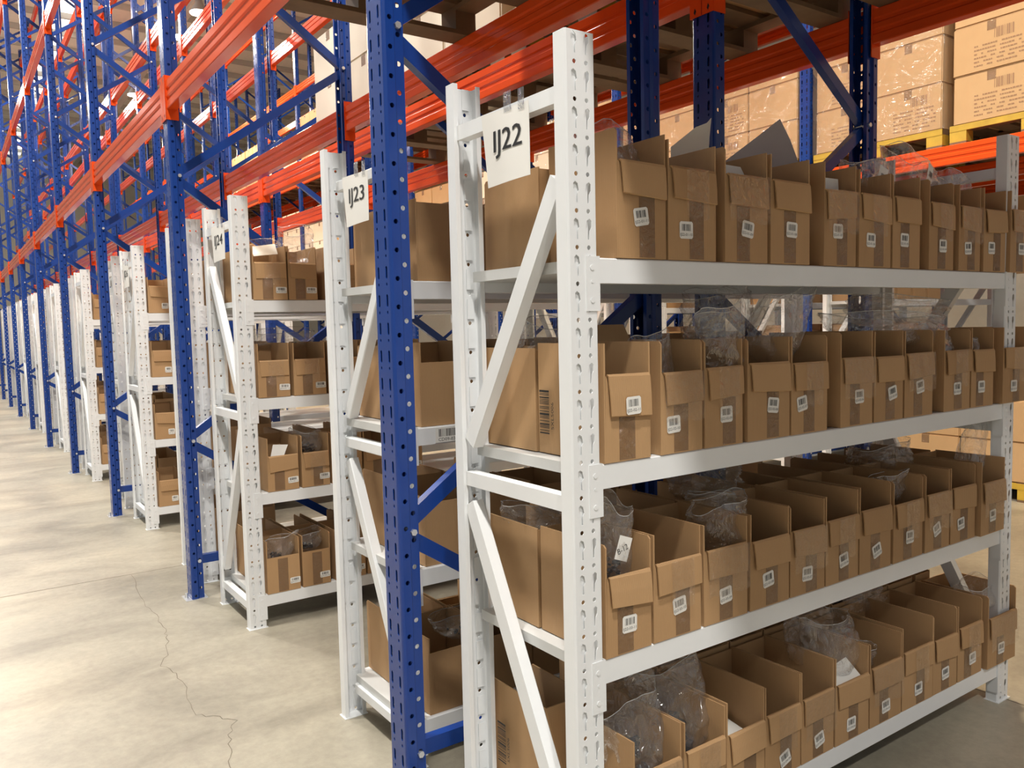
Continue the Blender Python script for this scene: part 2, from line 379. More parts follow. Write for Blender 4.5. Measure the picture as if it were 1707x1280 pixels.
def frame(name_label, x, y, mirror, group, depth=1.0):
    key = mirror
    if key not in _fr:
        t = thing('upright_frame', name_label, 'rack frame', group)
        a = link('post', POST, t, (0, 0, 0)); b = link('post', POST, t, (depth, PW, 0)); b.rotation_euler = (0, 0, PI)
        for px in (0, depth):
            mb = MB(); s = 1 if px == 0 else -1; xa, xb = sorted((px - s*.03, px + s*.08)); mb.box(xa, xb, -.005, .105, 0, .004); mb.cyl((px - s*.017, .05, .004), (px - s*.017, .05, .03), .008, 6)
            link('base_plate', mb.mesh('base_plate', M['zinc']), t)
        def X(side): return (.047 if (side == 0) != mirror else depth - .047)
        prev = (1, .20)
        seq = [(0, .2), (1, .2)]
        mb = MB(); c_channel(mb, (X(0), .034, .2), (X(1), .034, .2), .045, .03, (0, 1, 0)); link('brace', mb.mesh('brace', M['blue']), t)
        pts = [(1, .2)] + NODES
        for (s0, z0), (s1, z1) in zip(pts, pts[1:]):
            mb = MB(); c_channel(mb, (X(s0), .034, z0 + .02), (X(s1), .034, z1 - .02), .042, .03, (0, 1, 0)); link('brace', mb.mesh('brace', M['blue']), t)
        for s, z in [(0, .2), (1, .2)] + NODES:
            mb = MB(); mb.cyl((X(s), .0075, z), (X(s), .092, z), .005, 6)
            mb.cyl((X(s), .002, z), (X(s), .0095, z), .0095, 6); mb.cyl((X(s), .0905, z), (X(s), .098, z), .0095, 6)
            link('bolt', mb.mesh('bolt', M['zinc']), t)
        _fr[key] = t; o = t
    else: o = copy_tree(_fr[key])
    o.location = (x, y, 0); o['label'] = name_label; o['group'] = group
    return o
def beam_proto():
    """beam along +Y from 0 to L, outer face at x=0, body into +x; z=0 at the underside"""
    L = PITCH_Y - PW
    t = thing('rack_crossbeam', '', 'rack beam')
    prof = [(.002, 0), (.048, 0), (.05, .004), (.05, .036), (.044, .042), (.044, .054), (.05, .060), (.05, .080), (.044, .086), (.044, .098), (.05, .104), (.05, .136), (.046, .14), (.004, .14), (0, .136), (0, .104), (.006, .098), (.006, .086), (0, .080), (0, .060), (.006, .054), (.006, .042), (0, .036), (0, .004)]
    mb = MB(); mb.prism(prof, (0, .004, 0), (0, L - .004, 0), (1, 0, 0), (0, 0, 1)); link('beam_body', mb.mesh('beam_body', M['orange']), t)
    for s in (0, 1):
        y0 = 0 if s == 0 else L; d = 1 if s == 0 else -1
        mb = MB(); a, b = sorted((y0, y0 + d * .004)); mb.box(-.006, .055, a, b, -.05, .165)
        c, e = sorted((y0 + d * .004, y0 - d * .048))
        mb.box(-.0065, -.0025, c, e, -.05, .165)
        mb.cur = 1
        my = (y0 - d * .02)
        for zz in (-.03, .145): mb.add([(-.0069, my - .006, zz), (-.0069, my, zz + .012), (-.0069, my + .006, zz - .002), (-.0069, my, zz - .012)], [(0, 1, 2, 3), (3, 2, 1, 0)])
        link('connector', mb.mesh('connector', [M['orange'], M['ink']]), t)
    return t
BEAM = beam_proto(); beam_used = False
LEVELS = [2.50, 4.35, 6.20, 8.02]
ROWS = [('aisle row', -.11, 0, 9, False), ('second row', 1.15, 0, 13, True), ('third row', 5.10, -1, 14, False), ('fourth row', 6.36, -1, 9, True)]
def put_beam(x, k, face, z, label, group):
    global beam_used
    o = BEAM if not beam_used else copy_tree(BEAM); beam_used = True
    if face > 0: o.location = (x, FY + PITCH_Y * k + PW, z)
    else: o.location = (x, FY + PITCH_Y * (k + 1), z); o.rotation_euler = (0, 0, PI)
    o['label'] = label; o['group'] = group
LV = ['lowest', 'second', 'third', 'top']
for rn, x0, k0, k1, mir in ROWS:
    for k in range(k0, k1 + 1):
        frame('blue perforated upright frame, %s from the near end, %s' % (ORD[k - k0], rn), x0, FY + PITCH_Y * k, mir, 'blue upright frames, ' + rn)
    for k in range(k0 - (1 if k0 == 0 else 0), k1):
        for li, z in enumerate(LEVELS):
            if li >= 2 and k < 2: continue
            if rn == 'fourth row' and li >= 2: continue
            if li >= 1 and k < 0: continue
            for face in (1, -1):
                xx = x0 if face > 0 else x0 + 1.0
                put_beam(xx, k, face, z, 'orange crossbeam, %s level, %s side of %s bay, %s' % (LV[li], 'front' if face > 0 else 'back', ORD[k + 1], rn), 'orange pallet beams, ' + rn)

# ================================================================== WHITE SHELVING RACKS
WL, WD, WH = 2.01, 0.49, 2.0
WM = 0.0769
def white_post_mesh():
    mb = MB(); t = .002
    def key(cx, m):
        pts = [(-.007, .004), (-.004, .018), (.003, .0225), (.008, .018), (.008, .004), (.003, -.004), (.001, -.022), (-.003, -.022), (-.003, -.003)]
        return [(cx + (x if not m else -x), .052 + y) for x, y in (pts if not m else pts[::-1])]
    mod = plate_module(.072, WM, [key(.052, False), key(.020, True), circ(.020, .013, .0052), circ(.052, .013, .0052)])
    lay_plates(mb, mod, WM, 26, lambda u, v, d: (.004 + u, d, v), t)
    for k in range(26):
        z = k * WM + .024
        mb.box(.0130, .0335, .0050, .0060, z, z + .0525); mb.box(.0470, .0585, .0050, .0060, z, z + .0525)
    for pl in ([(.004, 0), (0, .004), (0, .040), (.013, .040)],):
        mb.prism(wallpoly(pl, -t), (0, 0, 0), (0, 0, WH), (1, 0, 0), (0, 1, 0))
        mb.prism(wallpoly([(.08 - x, y) for x, y in pl], t), (0, 0, 0), (0, 0, WH), (1, 0, 0), (0, 1, 0))
    return mb.mesh('white_post', M['white'])
WPOST = white_post_mesh()
SHZ = [1.531, 1.079, .636, .152]
def rack_proto(label, flipd):
    t = thing('shelving_rack', label, 'shelving rack', 'white shelving racks under the pallet racking')
    for x in (0, WL - .08):
        a = link('post', WPOST, t, (x, 0, 0)); b = link('post', WPOST, t, (x + .08, WD, 0)); b.rotation_euler = (0, 0, PI)
        for yy in (0, WD):
            mb = MB(); s = 1 if yy == 0 else -1; ya, yb = sorted((yy - s*.006, yy + s*.045)); mb.box(x - .004, x + .084, ya, yb, 0, .003); link('base_plate', mb.mesh('base_plate', M['white']), t)
        def fy(y): return WD - y if flipd else y
        def br(y0, z0, y1, z1, w):
            mb = MB(); p0 = Vector((x + .008, fy(y0), z0)); p1 = Vector((x + .008, fy(y1), z1)); ax = (p1 - p0).normalized(); up = Vector((1, 0, 0)).cross(ax)
            mb.prism([(0, -w/2), (.030, -w/2), (.033, -w/2 + .003), (.033, w/2 - .003), (.030, w/2), (0, w/2)], p0, p1, (1, 0, 0), up)
            link('brace', mb.mesh('brace', M['white']), t)
        br(.041, 1.876, WD - .041, 1.876, .036); br(.05, 1.70, WD - .06, 1.09, .044); br(.041, .995, WD - .041, .995, .036)
        br(WD - .05, .93, .055, .20, .044); br(.041, .105, WD - .041, .105, .036)
    for z in SHZ:
        for s in (0, 1):
            o = bpy.data.objects.new('shelf_beam', None)
            prof = [(0, -.055), (.028, -.055), (.030, -.053), (.030, -.02), (.045, -.02), (.045, -.017), (.030, -.016), (.030, -.003), (.027, 0), (.003, 0), (0, -.003)]
            mb = MB()
            if s == 0: mb.prism([(a, b) for a, b in prof], (.083, .002, z), (WL - .083, .002, z), (0, 1, 0), (0, 0, 1))
            else: mb.prism([(a, b) for a, b in prof], (.083, WD - .002, z), (WL - .083, WD - .002, z), (0, -1, 0), (0, 0, 1))
            bo = link('shelf_beam', mb.mesh('shelf_beam', M['white']), t)
            bpy.data.objects.remove(o)
            for e in (0, 1):
                mb = MB(); sx = 1 if e == 0 else -1; bx = 0 if e == 0 else WL
                xa, xb = sorted((bx + sx * .046, bx + sx * .084)); yy = -.0025 if s == 0 else WD
                mb.box(xa, xb, yy, yy + .0025, z - .115, z + .003)
                xw = bx + sx * .0835; xa, xb = sorted((xw - .0015, xw + .001)); ya, yb = (-.002, .034) if s == 0 else (WD - .034, WD + .002)
                mb.box(xa, xb, ya, yb, z - .115, z + .003)
                for zz in (-.022, -.092):
                    mb.cyl((bx + sx * .062, yy - .0015 if s == 0 else yy + .001, z + zz), (bx + sx * .062, yy + .001 if s == 0 else yy + .004, z + zz), .006, 8)
                mb.cyl((bx + sx * .062, yy - .001 if s == 0 else yy + .001, z - .052), (bx + sx * .062, yy + .001 if s == 0 else yy + .0035, z - .052), .0035, 8)
                link('connector', mb.mesh('connector', M['white']), bo)
        mb = MB(); n = 4; w = (WL - .096) / n
        for i in range(n): mb.box(.048 + i * w + .0015, .048 + (i + 1) * w - .0015, .033, WD - .033, z - .028, z - .002)
        link('shelf_panel', mb.mesh('shelf_panel', M['deck']), t)
    return t
RA = rack_proto('', False); RB = rack_proto('', True); rused = {'A': False, 'B': False}
def rack(kind, x, y, facing_away, label):
    src = RA if kind == 'A' else RB
    o = src if not rused[kind] else copy_tree(src); rused[kind] = True
    o.location = (x + WL, y + WD, 0) if facing_away else (x, y, 0); o.rotation_euler = (0, 0, PI if facing_away else 0)
    o['label'] = label; return o
racks = {}
names = {22: 'white steel shelving rack with the hanging IJ22 sign, nearest rack on the right', 23: 'white steel shelving rack with the hanging IJ23 sign, behind the near blue post', 24: 'white steel shelving rack with the hanging IJ24 sign, beyond the second blue post'}
for k in range(0, 9):
    for odd in (0, 1):
        num = 22 + 2 * k + odd; y = PITCH_Y * k - (.01 if odd == 0 and k else 0) + (.87 if odd else 0)
        kind = 'A' if num in (22,) else ('B' if num in (23, 24) else R_.choice('AB'))
        x = .008 if num == 23 else (0 if k < 1 else R_.uniform(-.015, .02)); 
        racks[num] = rack(kind, x, y, bool(odd), names.get(num, 'white steel shelving rack, %s along the aisle from the IJ24 sign' % ORD[num - 25] if num > 24 else ''))
        racks[num]['x0'] = x; racks[num]['y0'] = y
for j, (k, odd) in enumerate([(1, 0), (1, 1), (2, 0), (2, 1), (3, 0), (3, 1)]):
    rack('AB'[j % 2], 5.12, PITCH_Y * k + (.87 if odd else 0), bool(odd), 'white shelving rack under the third pallet row, %s from the near end' % ORD[j])

# shelf-edge location labels on IJ23
def edge_label(txt, z, x, rack_o, y, fy):
    mb = MB(); X = Vector((1, 0, 0)); Zv = Vector((0, 0, 1)); O = Vector((x, y, z))
    mb.box(x, x + .10, y, y + .0006, z, z + .046); mb.cur = 1
    barcode(mb, O + Vector((.012, -.0003, .018)), X, Zv, .076, .024, hash(txt) % 99 if False else len(txt) + int(z * 100), 20)
    put_text(mb, txt, O + Vector((.010, -.0003, .004)), X, Zv, .08, .010)
    return mb.mesh('edge_label', [M['paper'], M['ink']])
for z, tx, xx in ((SHZ[0], 'CD09-02-01', .255), (SHZ[1], 'CD09-03-01', .155)):
    me = edge_label(tx, z - .051, xx, None, .87 - .0015, 0)
    o = link('barcode_label', me, racks[23]); o.matrix_parent_inverse = (Matrix.Translation(racks[23].location) @ Matrix.Rotation(PI, 4, 'Z')).inverted()
    o['label'] = 'white barcode label reading %s' % tx

# ================================================================== PICK BOXES
_bodies = {}
T = .004
def open_box_meshes(w, H, hf, var, D=.24, drop=.075):
    key = (round(w, 2), H, hf, var, D, drop)
    if key in _bodies: return _bodies[key]
    w = round(w, 2); r = random.Random(hash(key) if False else int(w * 1000 + H * 777 + hf * 333 + var * 17))
    mb = MB(); h2 = w / 2
    mb.box(-h2, h2, 0, D, 0, T)
    mb.box(-h2 + T, h2 - T, 0, T, T, hf)
    mb.box(-h2 + T, h2 - T, D - T, D, T, H - .004)
    # side walls with a slight outward bow at the top
    for s in (-1, 1):
        top = r.uniform(-.004, .003); fc = r.choice((0, 0, 0, .007)); xo = s * h2; xi = s * (h2 - T)
        vs = []
        for x, dx in ((xo, top), (xi, top)):
            vs += [(x, 0, T), (x, D, T), (x - s * -dx * 0.5, D, H), (x - s * -dx * 0.5, fc, H), (x - s * -dx * 0.5, 0, H - fc)]
        fs = [(0, 1, 2, 3, 4), (9, 8, 7, 6, 5)] + [(i, i + 5, (i + 1) % 5 + 5, (i + 1) % 5) for i in range(5)]
        mb.add(vs, fs)
    body = mb.mesh('box_body', M['card'])
    # front flap folded down outside
    mb = MB(); n = 5; a = r.uniform(-.04, .05); sk = r.uniform(-.006, .006); ins = r.uniform(.003, .008)
    prof = [(-.0005, hf + .002), (-.004, hf + .0025), (-.007, hf - .003), (-.008 - a * drop * .5, hf - drop * .5), (-.008 - a * drop * .8, hf - drop)]
    vs = []
    for i, (y, z) in enumerate(prof):
        k = i / (n - 1); l = -h2 + ins * k + T; rr = h2 - ins * (1 - k) * .5 - T
        vs += [(l + .004 * k, y, z + sk * k), (rr, y, z - sk * k)]
    vs += [(x, y - .0035 if i > 3 else y + .0, z) for i, (x, y, z) in enumerate(vs)]
    vs2 = vs[:10] + [(x, y + .003, z - .002) for x, y, z in vs[:10]]
    fs = [(2*i, 2*i+2, 2*i+3, 2*i+1) for i in range(4)] + [(10+2*i, 10+2*i+1, 10+2*i+3, 10+2*i+2) for i in range(4)]
    fs += [(8, 18, 19, 9)] + [(2*i, 10+2*i, 12+2*i, 2*i+2) for i in range(4)] + [(2*i+1, 2*i+3, 13+2*i, 11+2*i) for i in range(4)]
    mb.add(vs2, fs); flap = mb.mesh('front_flap', M['card'])
    mb = MB(); tx = r.uniform(-.02, .02)
    mb.box(tx - .024, tx + .024, -.0008, -.0002, .003, hf - drop - .002 if drop else hf - .01); tape = mb.mesh('tape', M['tape'])
    _bodies[key] = (body, flap, tape); return _bodies[key]
_ft = {}
def flap_tape(w, hf, drop, var):
    k = (w, hf, drop, var)
    if k not in _ft:
        r = random.Random(var + int(w * 100)); mb = MB(); n = 8; a, b = (-w/2 + .004, w/2 - .004) if var % 2 else (-.03, .045)
        vs = []
        for i in range(n + 1):
            x = a + (b - a) * i / n
            for j in range(7):
                f = j / 6; vs.append((x, -.0115 - .0018 * abs(noise.noise(Vector((x * 60, f * 4, var)))) - .002 * f, hf + .002 - (drop + .045) * f + .004 * math.sin(i * 1.7) * (j == 6)))
        mb.add(vs, [(i * 7 + j, i * 7 + j + 1, (i + 1) * 7 + j + 1, (i + 1) * 7 + j) for i in range(n) for j in range(6)])
        _ft[k] = mb.mesh('tape_piece', M['tapeclear'], True)
    return _ft[k]
def sticker_mesh(txt, seed):
    mb = MB(); w, h, c = .044, .040, .004
    pts = [(-w/2 + c, -h/2), (w/2 - c, -h/2), (w/2, -h/2 + c), (w/2, h/2 - c), (w/2 - c, h/2), (-w/2 + c, h/2), (-w/2, h/2 - c), (-w/2, -h/2 + c)]
    mb.prism(pts, (0, -.0006, 0), (0, 0, 0), (1, 0, 0), (0, 0, 1)); mb.cur = 1
    X, Zv = Vector((1, 0, 0)), Vector((0, 0, 1))
    barcode(mb, (-w/2 + .007, -.0008, -.002), X, Zv, .029, .016, seed, 14)
    put_text(mb, txt, (-w/2 + .002, -.0008, -.0155), X, Zv, .040, .0085)
    return mb.mesh('sticker', [M['paper'], M['ink']])
def side_print(mb, x, y1, z0, z1, txt='5XL5006', nx=-1):
    """carton barcode printed vertically on the -X side; bars stacked in z"""
    X, Y = Vector((0, 0, 1)), Vector((0, 1, 0))
    barcode(mb, (x, y1 - .038, z0), X, Y, z1 - z0, .038, 5, 20)
    put_text(mb, txt, (x, y1 - .055, z0 + .012), X, Y, (z1 - z0) * .62, .010)
nboxes = 0
def pick_box(xl, xr, y, z, label, group, txt=None, st=None, H=.265, hf=.186, drop=.075, D=.24, away=False, rz=None, side=None, tape=True, backflap=0):
    global nboxes; nboxes += 1
    w = xr - xl - .004; var = nboxes % 4
    body, flap, tp = open_box_meshes(w, H, hf, var, D, drop)
    w = round(w, 2); cx = (xl + xr) / 2
    rz = R_.uniform(-.012, .012) if rz is None else rz
    t = thing('cardboard_box', label, 'cardboard box', group, (cx, y, z + .001), rz + (PI if away else 0))
    link('box_body', body, t)
    if drop:
        fo = link('front_flap', flap, t)
        if tape and nboxes % 3 != 1:
            link('tape_piece', flap_tape(w, hf, drop, var), fo)
    if tape: link('packing_tape', tp, t)
    if txt:
        o = link('barcode_sticker', sticker_mesh(txt, nboxes), t); sx, sz, sr = st if st else (R_.uniform(-.02, .02), .07, R_.uniform(-.12, .12))
        if abs(sz) > hf - drop - .02 and drop: yy = -.0135
        else: yy = -.0012
        o.location = (sx, yy, sz); o.rotation_euler = (0, sr, 0); o['label'] = 'white sticker reading %s' % txt
    if side:
        mb = MB(); side_print(mb, -w/2 - .0015, side[0] - y, side[1] - z, side[2] - z); o = link('side_print', mb.mesh('side_print', M['ink']), t); o['label'] = 'black barcode and 5XL5006 printed on the side'
    if backflap:
        mb = MB(); mb.add([(-w/2+.005, D, H-.005), (w/2-.005, D, H-.005), (w/2-.012, D+.02, H+backflap), (-w/2+.012, D+.02, H+backflap), (-w/2+.005, D+.004, H-.005), (w/2-.005, D+.004, H-.005), (w/2-.012, D+.024, H+backflap), (-w/2+.012, D+.024, H+backflap)],
            [(0,1,2,3),(7,6,5,4),(0,4,5,1),(1,5,6,2),(2,6,7,3),(3,7,4,0)]); link('rear_flap', mb.mesh('rear_flap', M['card']), t)
    return t
XS = {1: [(.134,.291),(.293,.458),(.488,.652),(.661,.827),(.888,1.039),(1.050,1.217),(1.224,1.375),(1.424,1.577),(1.604,1.75),(1.768,1.923),(1.927,2.105)],
      2: [(.088,.236),(.261,.409),(.412,.555),(.572,.741),(.748,.908),(.965,1.131),(1.135,1.291),(1.298,1.46),(1.527,1.695),(1.699,1.857),(1.895,2.07)],
      3: [(.086,.230),(.233,.399),(.405,.572),(.578,.742),(.747,.897),(.903,1.063),(1.067,1.232),(1.240,1.416),(1.425,1.577),(1.581,1.748),(1.757,1.928)],
      4: [(.090,.235),(.238,.39),(.393,.52),(.523,.672),(.675,.81),(.813,.95),(.952,1.122),(1.127,1.300),(1.305,1.484),(1.487,1.64),(1.643,1.81)]}
XS[4] = [(.087,.16),(.164,.326),(.329,.486),(.489,.638),(.641,.79),(.793,.948),(.952,1.122),(1.126,1.30),(1.305,1.484),(1.488,1.638),(1.642,1.81),(1.824,2.03)]
STX = {1: [(.209,.093),(.353,.07),(.573,.082),(.748,.089),(.951,.095),(1.111,.077),(1.287,.084),(1.508,.075),(1.665,.073),(1.822,.079),(2.011,.081)],
       2: [(.168,.125),(.306,.069),(.491,.078),(.672,.087),(.793,.082),(1.06,.083),(1.231,.082),(1.385,.091),(1.611,.071),(1.77,.067),(1.975,.058)],
       3: [(.159,.067),(.321,.075),(.486,.065),(.652,.072),(.819,.054),(.989,.061),(1.156,.059),(1.337,.069),(1.497,.067),(1.649,.061),(1.841,.062)],
       4: [None,(.24,.05),(.40,.05),(.56,.045),(.723,.045),(.877,.049),(1.031,.047),(1.213,.048),(1.398,.051),(1.564,.057),(1.743,.062),(1.922,.057)]}
ROT = {(1,0):-.16,(1,2):.16,(2,3):.12,(2,4):-.16,(2,6):-.2,(2,7):-.14,(3,1):-.12,(3,2):-.1,(3,3):-.12,(3,5):-.15,(3,6):-.3,(3,8):-.35,(3,9):-.1,(4,4):-.3,(4,5):-.22}
SN = ['top', 'second', 'third', 'bottom']
for s in (1, 2, 3, 4):
    z = SHZ[s-1]; n = len(XS[s])
    for i, (a, b) in enumerate(XS[s]):
        if s == 4 and i == 0: continue
        code = 'IJ22-%02d-%02d' % (s, n - i)
        cx = (a + b) / 2; sp = STX[s][i]; st = (max(-(b-a)/2+.026, min((b-a)/2-.026, sp[0] - cx)), sp[1], ROT.get((s, i), R_.uniform(-.06, .06))) if sp else None
        H = .282 if (s, i) in ((1, 0),) else {1: .276, 2: .265, 3: .255, 4: .262}[s] + R_.uniform(-.004, .004)
        H = round(H, 3)
        hf = round({1: .208, 2: .194, 3: .184, 4: .182}[s] + (R_.choice((-.004, 0, .003))), 3); drop = .072
        if (s, i) == (2, 0): drop = .092
        pick_box(a, b, -.012 if b > 1.925 else 0.0, z, 'open brown cardboard box, sticker %s, %s from the left on the %s shelf' % (code, ORD[i], SN[s-1]), 'open cardboard boxes in rack IJ22', code, st, H=H, hf=hf, drop=drop,
                 side=None, backflap=.04 if (s, i) == (2, 1) else 0, rz=R_.uniform(-.015, .015) if i else 0)
    # back row
    for i, (a, b) in enumerate(XS[s]):
        w = b - a
        if s == 4 and i == 0: a, b = .087, .235
        elif s == 4 and i == 1: continue
        if i == 0 and s != 4: a = .086 if s != 1 else .11
        H = {1: .237, 2: .252, 3: .25, 4: .275}[s]
        if a > 1.86: continue
        b = min(b, 1.925)
        sd = None
        pick_box(a, b, WD - .002, z, 'back-row box behind the %s box of the %s shelf, rack IJ22' % (ORD[i], SN[s-1]), 'open cardboard boxes in rack IJ22', H=H, hf=.18, away=True, tape=False)
# printed barcodes on the box sides that face the aisle
def print_thing(parent_label_part, x, ytop, z0, z1):
    pass
for o in [o for o in bpy.data.objects if o.get('label', '').startswith('back-row box behind the first box')]:
    s = SN.index(o['label'].split('of the ')[1].split(' shelf')[0])
    y1, za, zb = [(.490, 1.575, 1.683), None, None, (.447, .215, .325)][s] or (None, 0, 0)
    if y1:
        mb = MB(); xw = min((o.matrix_basis @ Vector((sx * .074, 0, 0))).x for sx in (-1, 1)) - .006
        side_print(mb, 0, 0, 0, zb - za); me = mb.mesh('side_print', M['ink'])
        q = link('side_print', me, o); q.matrix_parent_inverse = o.matrix_basis.inverted(); q.location = (xw, y1 - .005, za)
for o in [o for o in bpy.data.objects if o.get('label', '').startswith('open brown cardboard box, sticker IJ22-02-11')]:
    mb = MB(); side_print(mb, 0, 0, 0, .105); q = link('side_print', mb.mesh('side_print', M['ink']), o)
    q.matrix_parent_inverse = o.matrix_basis.inverted(); q.location = (.084, .226, 1.128)

# rack IJ23: larger plain boxes whose backs face the viewer
for s in range(4):
    z = SHZ[s]; x = .115
    for i in range(9):
        w = [.135, .12, .20, .19, .21, .2, .2, .2, .2][i] if s == 0 else .19 + .02 * ((i + s) % 2); H = [.25, .262, .22, .25][s]
        if x + w > 1.925: break
        pick_box(x, x + w, .885, z, 'plain box of rack IJ23 facing IJ22, %s from the aisle, %s shelf' % (ORD[i], SN[s]), 'plain boxes in rack IJ23', H=H, hf=.2 if s else .24, drop=0, tape=False)
        x += w + .006
    for i in range(2):
        pick_box(.12 + .2 * i, .31 + .2 * i, .87 + WD - .005, z, 'open brown box on the far side of rack IJ23, %s from the aisle, %s shelf' % (ORD[i], SN[s]), 'boxes on the far side of rack IJ23', 'IJ23-%02d-%02d' % (s + 1, 11 - i), away=True, tape=False, H=.25)
# rack IJ24 and the racks beyond it
X24 = {0: [(.085,.246),(.251,.393)], 1: [(.085,.243),(.255,.42)], 2: [(.111,.265),(.274,.422)], 3: [(.085,.254),(.260,.404)]}
for s in range(4):
    z = SHZ[s]
    for i in range(5):
        a, b = X24[s][i] if i < 2 else (.43 + .17 * (i - 2), .59 + .17 * (i - 2))
        code = 'IJ24-%02d-%02d' % (s + 1, 11 - i)
        bx24 = pick_box(a, b, 2.40, z, 'open brown cardboard box, sticker %s, in rack IJ24' % code, 'open cardboard boxes in rack IJ24', code, st=((b - a) / 2 - .03, .045, R_.uniform(-.05, .05)), hf=.17 if s in (0, 1, 3) else .165, drop=.07 if s < 3 else 0, H=.25)
        for c_ in bx24.children:
            if c_.name.startswith('barcode_sticker'): c_.scale = (1.15, 1, .72)
        pick_box(a, b, 2.40 + WD - .004, z, 'back-row box of rack IJ24 behind the %s box, %s shelf' % (ORD[i], SN[s]), 'open cardboard boxes in rack IJ24', away=True, tape=False, H=.25)
for num in range(25, 33):
    r = racks[num]; odd = num % 2; x0, y0 = r['x0'], r['y0']
    for s in range(4):
        for i in range(2):
            a = x0 + .09 + .17 * i
            lab = 'small box, %s shelf, %s rack beyond the IJ24 sign, %s from the aisle' % (SN[s], ORD[num - 25], ORD[i])
            if odd: pick_box(a, a + .16, y0 + .004, SHZ[s], lab, 'boxes in the farther racks', H=.25, drop=0, hf=.22, tape=False, D=.46)
            else: pick_box(a, a + .16, y0 + .002, SHZ[s], lab, 'boxes in the farther racks', 'IJ%d-%02d-%02d' % (num, s + 1, 11 - i) if num < 29 else None, H=.25, tape=False, st=(.03, .05, 0) if num < 29 else None)
# boxes on the racks under the third row
for j, (k, odd) in enumerate([(1, 0), (1, 1), (2, 0)]):
    y0 = PITCH_Y * k + (.87 if odd else 0)
    for s in range(3):
        for i in range(4):
            a = 5.22 + .24 * i
            pick_box(a, a + .2, y0 + .01, SHZ[s], 'brown box, %s rack under third row, %s shelf, %s from the aisle' % (ORD[j], SN[s], ORD[i]), 'boxes under the third pallet row', H=.25, hf=.2, drop=0, tape=False, D=.45)

# ================================================================== SIGNS
def aisle_sign(txt, y_l, y_r, ztop, zbot, x, label, skew, flip=False):
    t = thing('aisle_sign', label, 'paper sign', None, (x, (y_l + y_r) / 2, zbot))
    w = y_l - y_r; h = ztop - zbot; mb = MB(); nu, nv = 8, 8; vs = []
    for side in (0, 1):
        for j in range(nv + 1):
            for i in range(nu + 1):
                u, v = i / nu - .5, j / nv
                bul = .003 * math.sin(PI * (u + .5)) * (1 - v) + .0008 * math.sin(5 * u + 3 * v)
                vs.append((-bul - .0008 * side, -(u * w) * (1 - skew * (1 - v)) - .012 * (1 - v), v * h + .010 * (.5 - v) * u))
    n1 = (nu + 1) * (nv + 1); fs = []
    for j in range(nv):
        for i in range(nu):
            a = j * (nu + 1) + i; q = (a, a + 1, a + nu + 2, a + nu + 1); fs.append(q[::-1]); fs.append(tuple(n1 + k for k in q))
    mb.add(vs, fs); link('sheet', mb.mesh('sheet', M['paper'], True), t)
    mb = MB(); put_text(mb, txt, (-.0050, w * .225, h * .35), (0, -1, 0), (0, 0, 1), w * .58, h * .39, bold=.003)
    for i_, p in enumerate(mb.v):
        u = -p.y / w; v = p.z / h
        p.x = -(.003 * math.sin(PI * (u + .5)) * (1 - v) + .0008 * math.sin(5 * u + 3 * v)) - .0008 - .0010 - (.0001 if i_ >= len(mb.v) // 2 else 0)
    o = link('lettering', mb.mesh('lettering', M['ink']), t); o['label'] = 'large black letters %s' % txt
    mb = MB(); mb.box(-.002, -.0012, -.03, .0, h - .01, h + .035); mb.box(-.002, -.0012, -w*.42, -w*.30, h - .015, h + .03); link('clear_tape', mb.mesh('clear_tape', M['bag']), t)
    return t
aisle_sign('IJ22', .318, .128, 1.885, 1.718, -.002, 'white paper sign reading IJ22 taped to the top brace of the nearest white rack', .10)
aisle_sign('IJ23', 1.215, 1.02, 1.885, 1.725, .026, 'white paper sign reading IJ23 taped to a white rack behind the blue post', .12)
aisle_sign('IJ24', 2.72, 2.50, 1.885, 1.722, -.004, 'white paper sign reading IJ24 taped to a white rack beyond the second blue post', .12)
for num in (26, 27):
    r = racks[num]; aisle_sign('IJ%d' % num, r['y0'] + .34, r['y0'] + .12, 1.885, 1.72, r['x0'] - .004, 'small distant white paper sign reading IJ%d hung on a white rack' % num, .12)

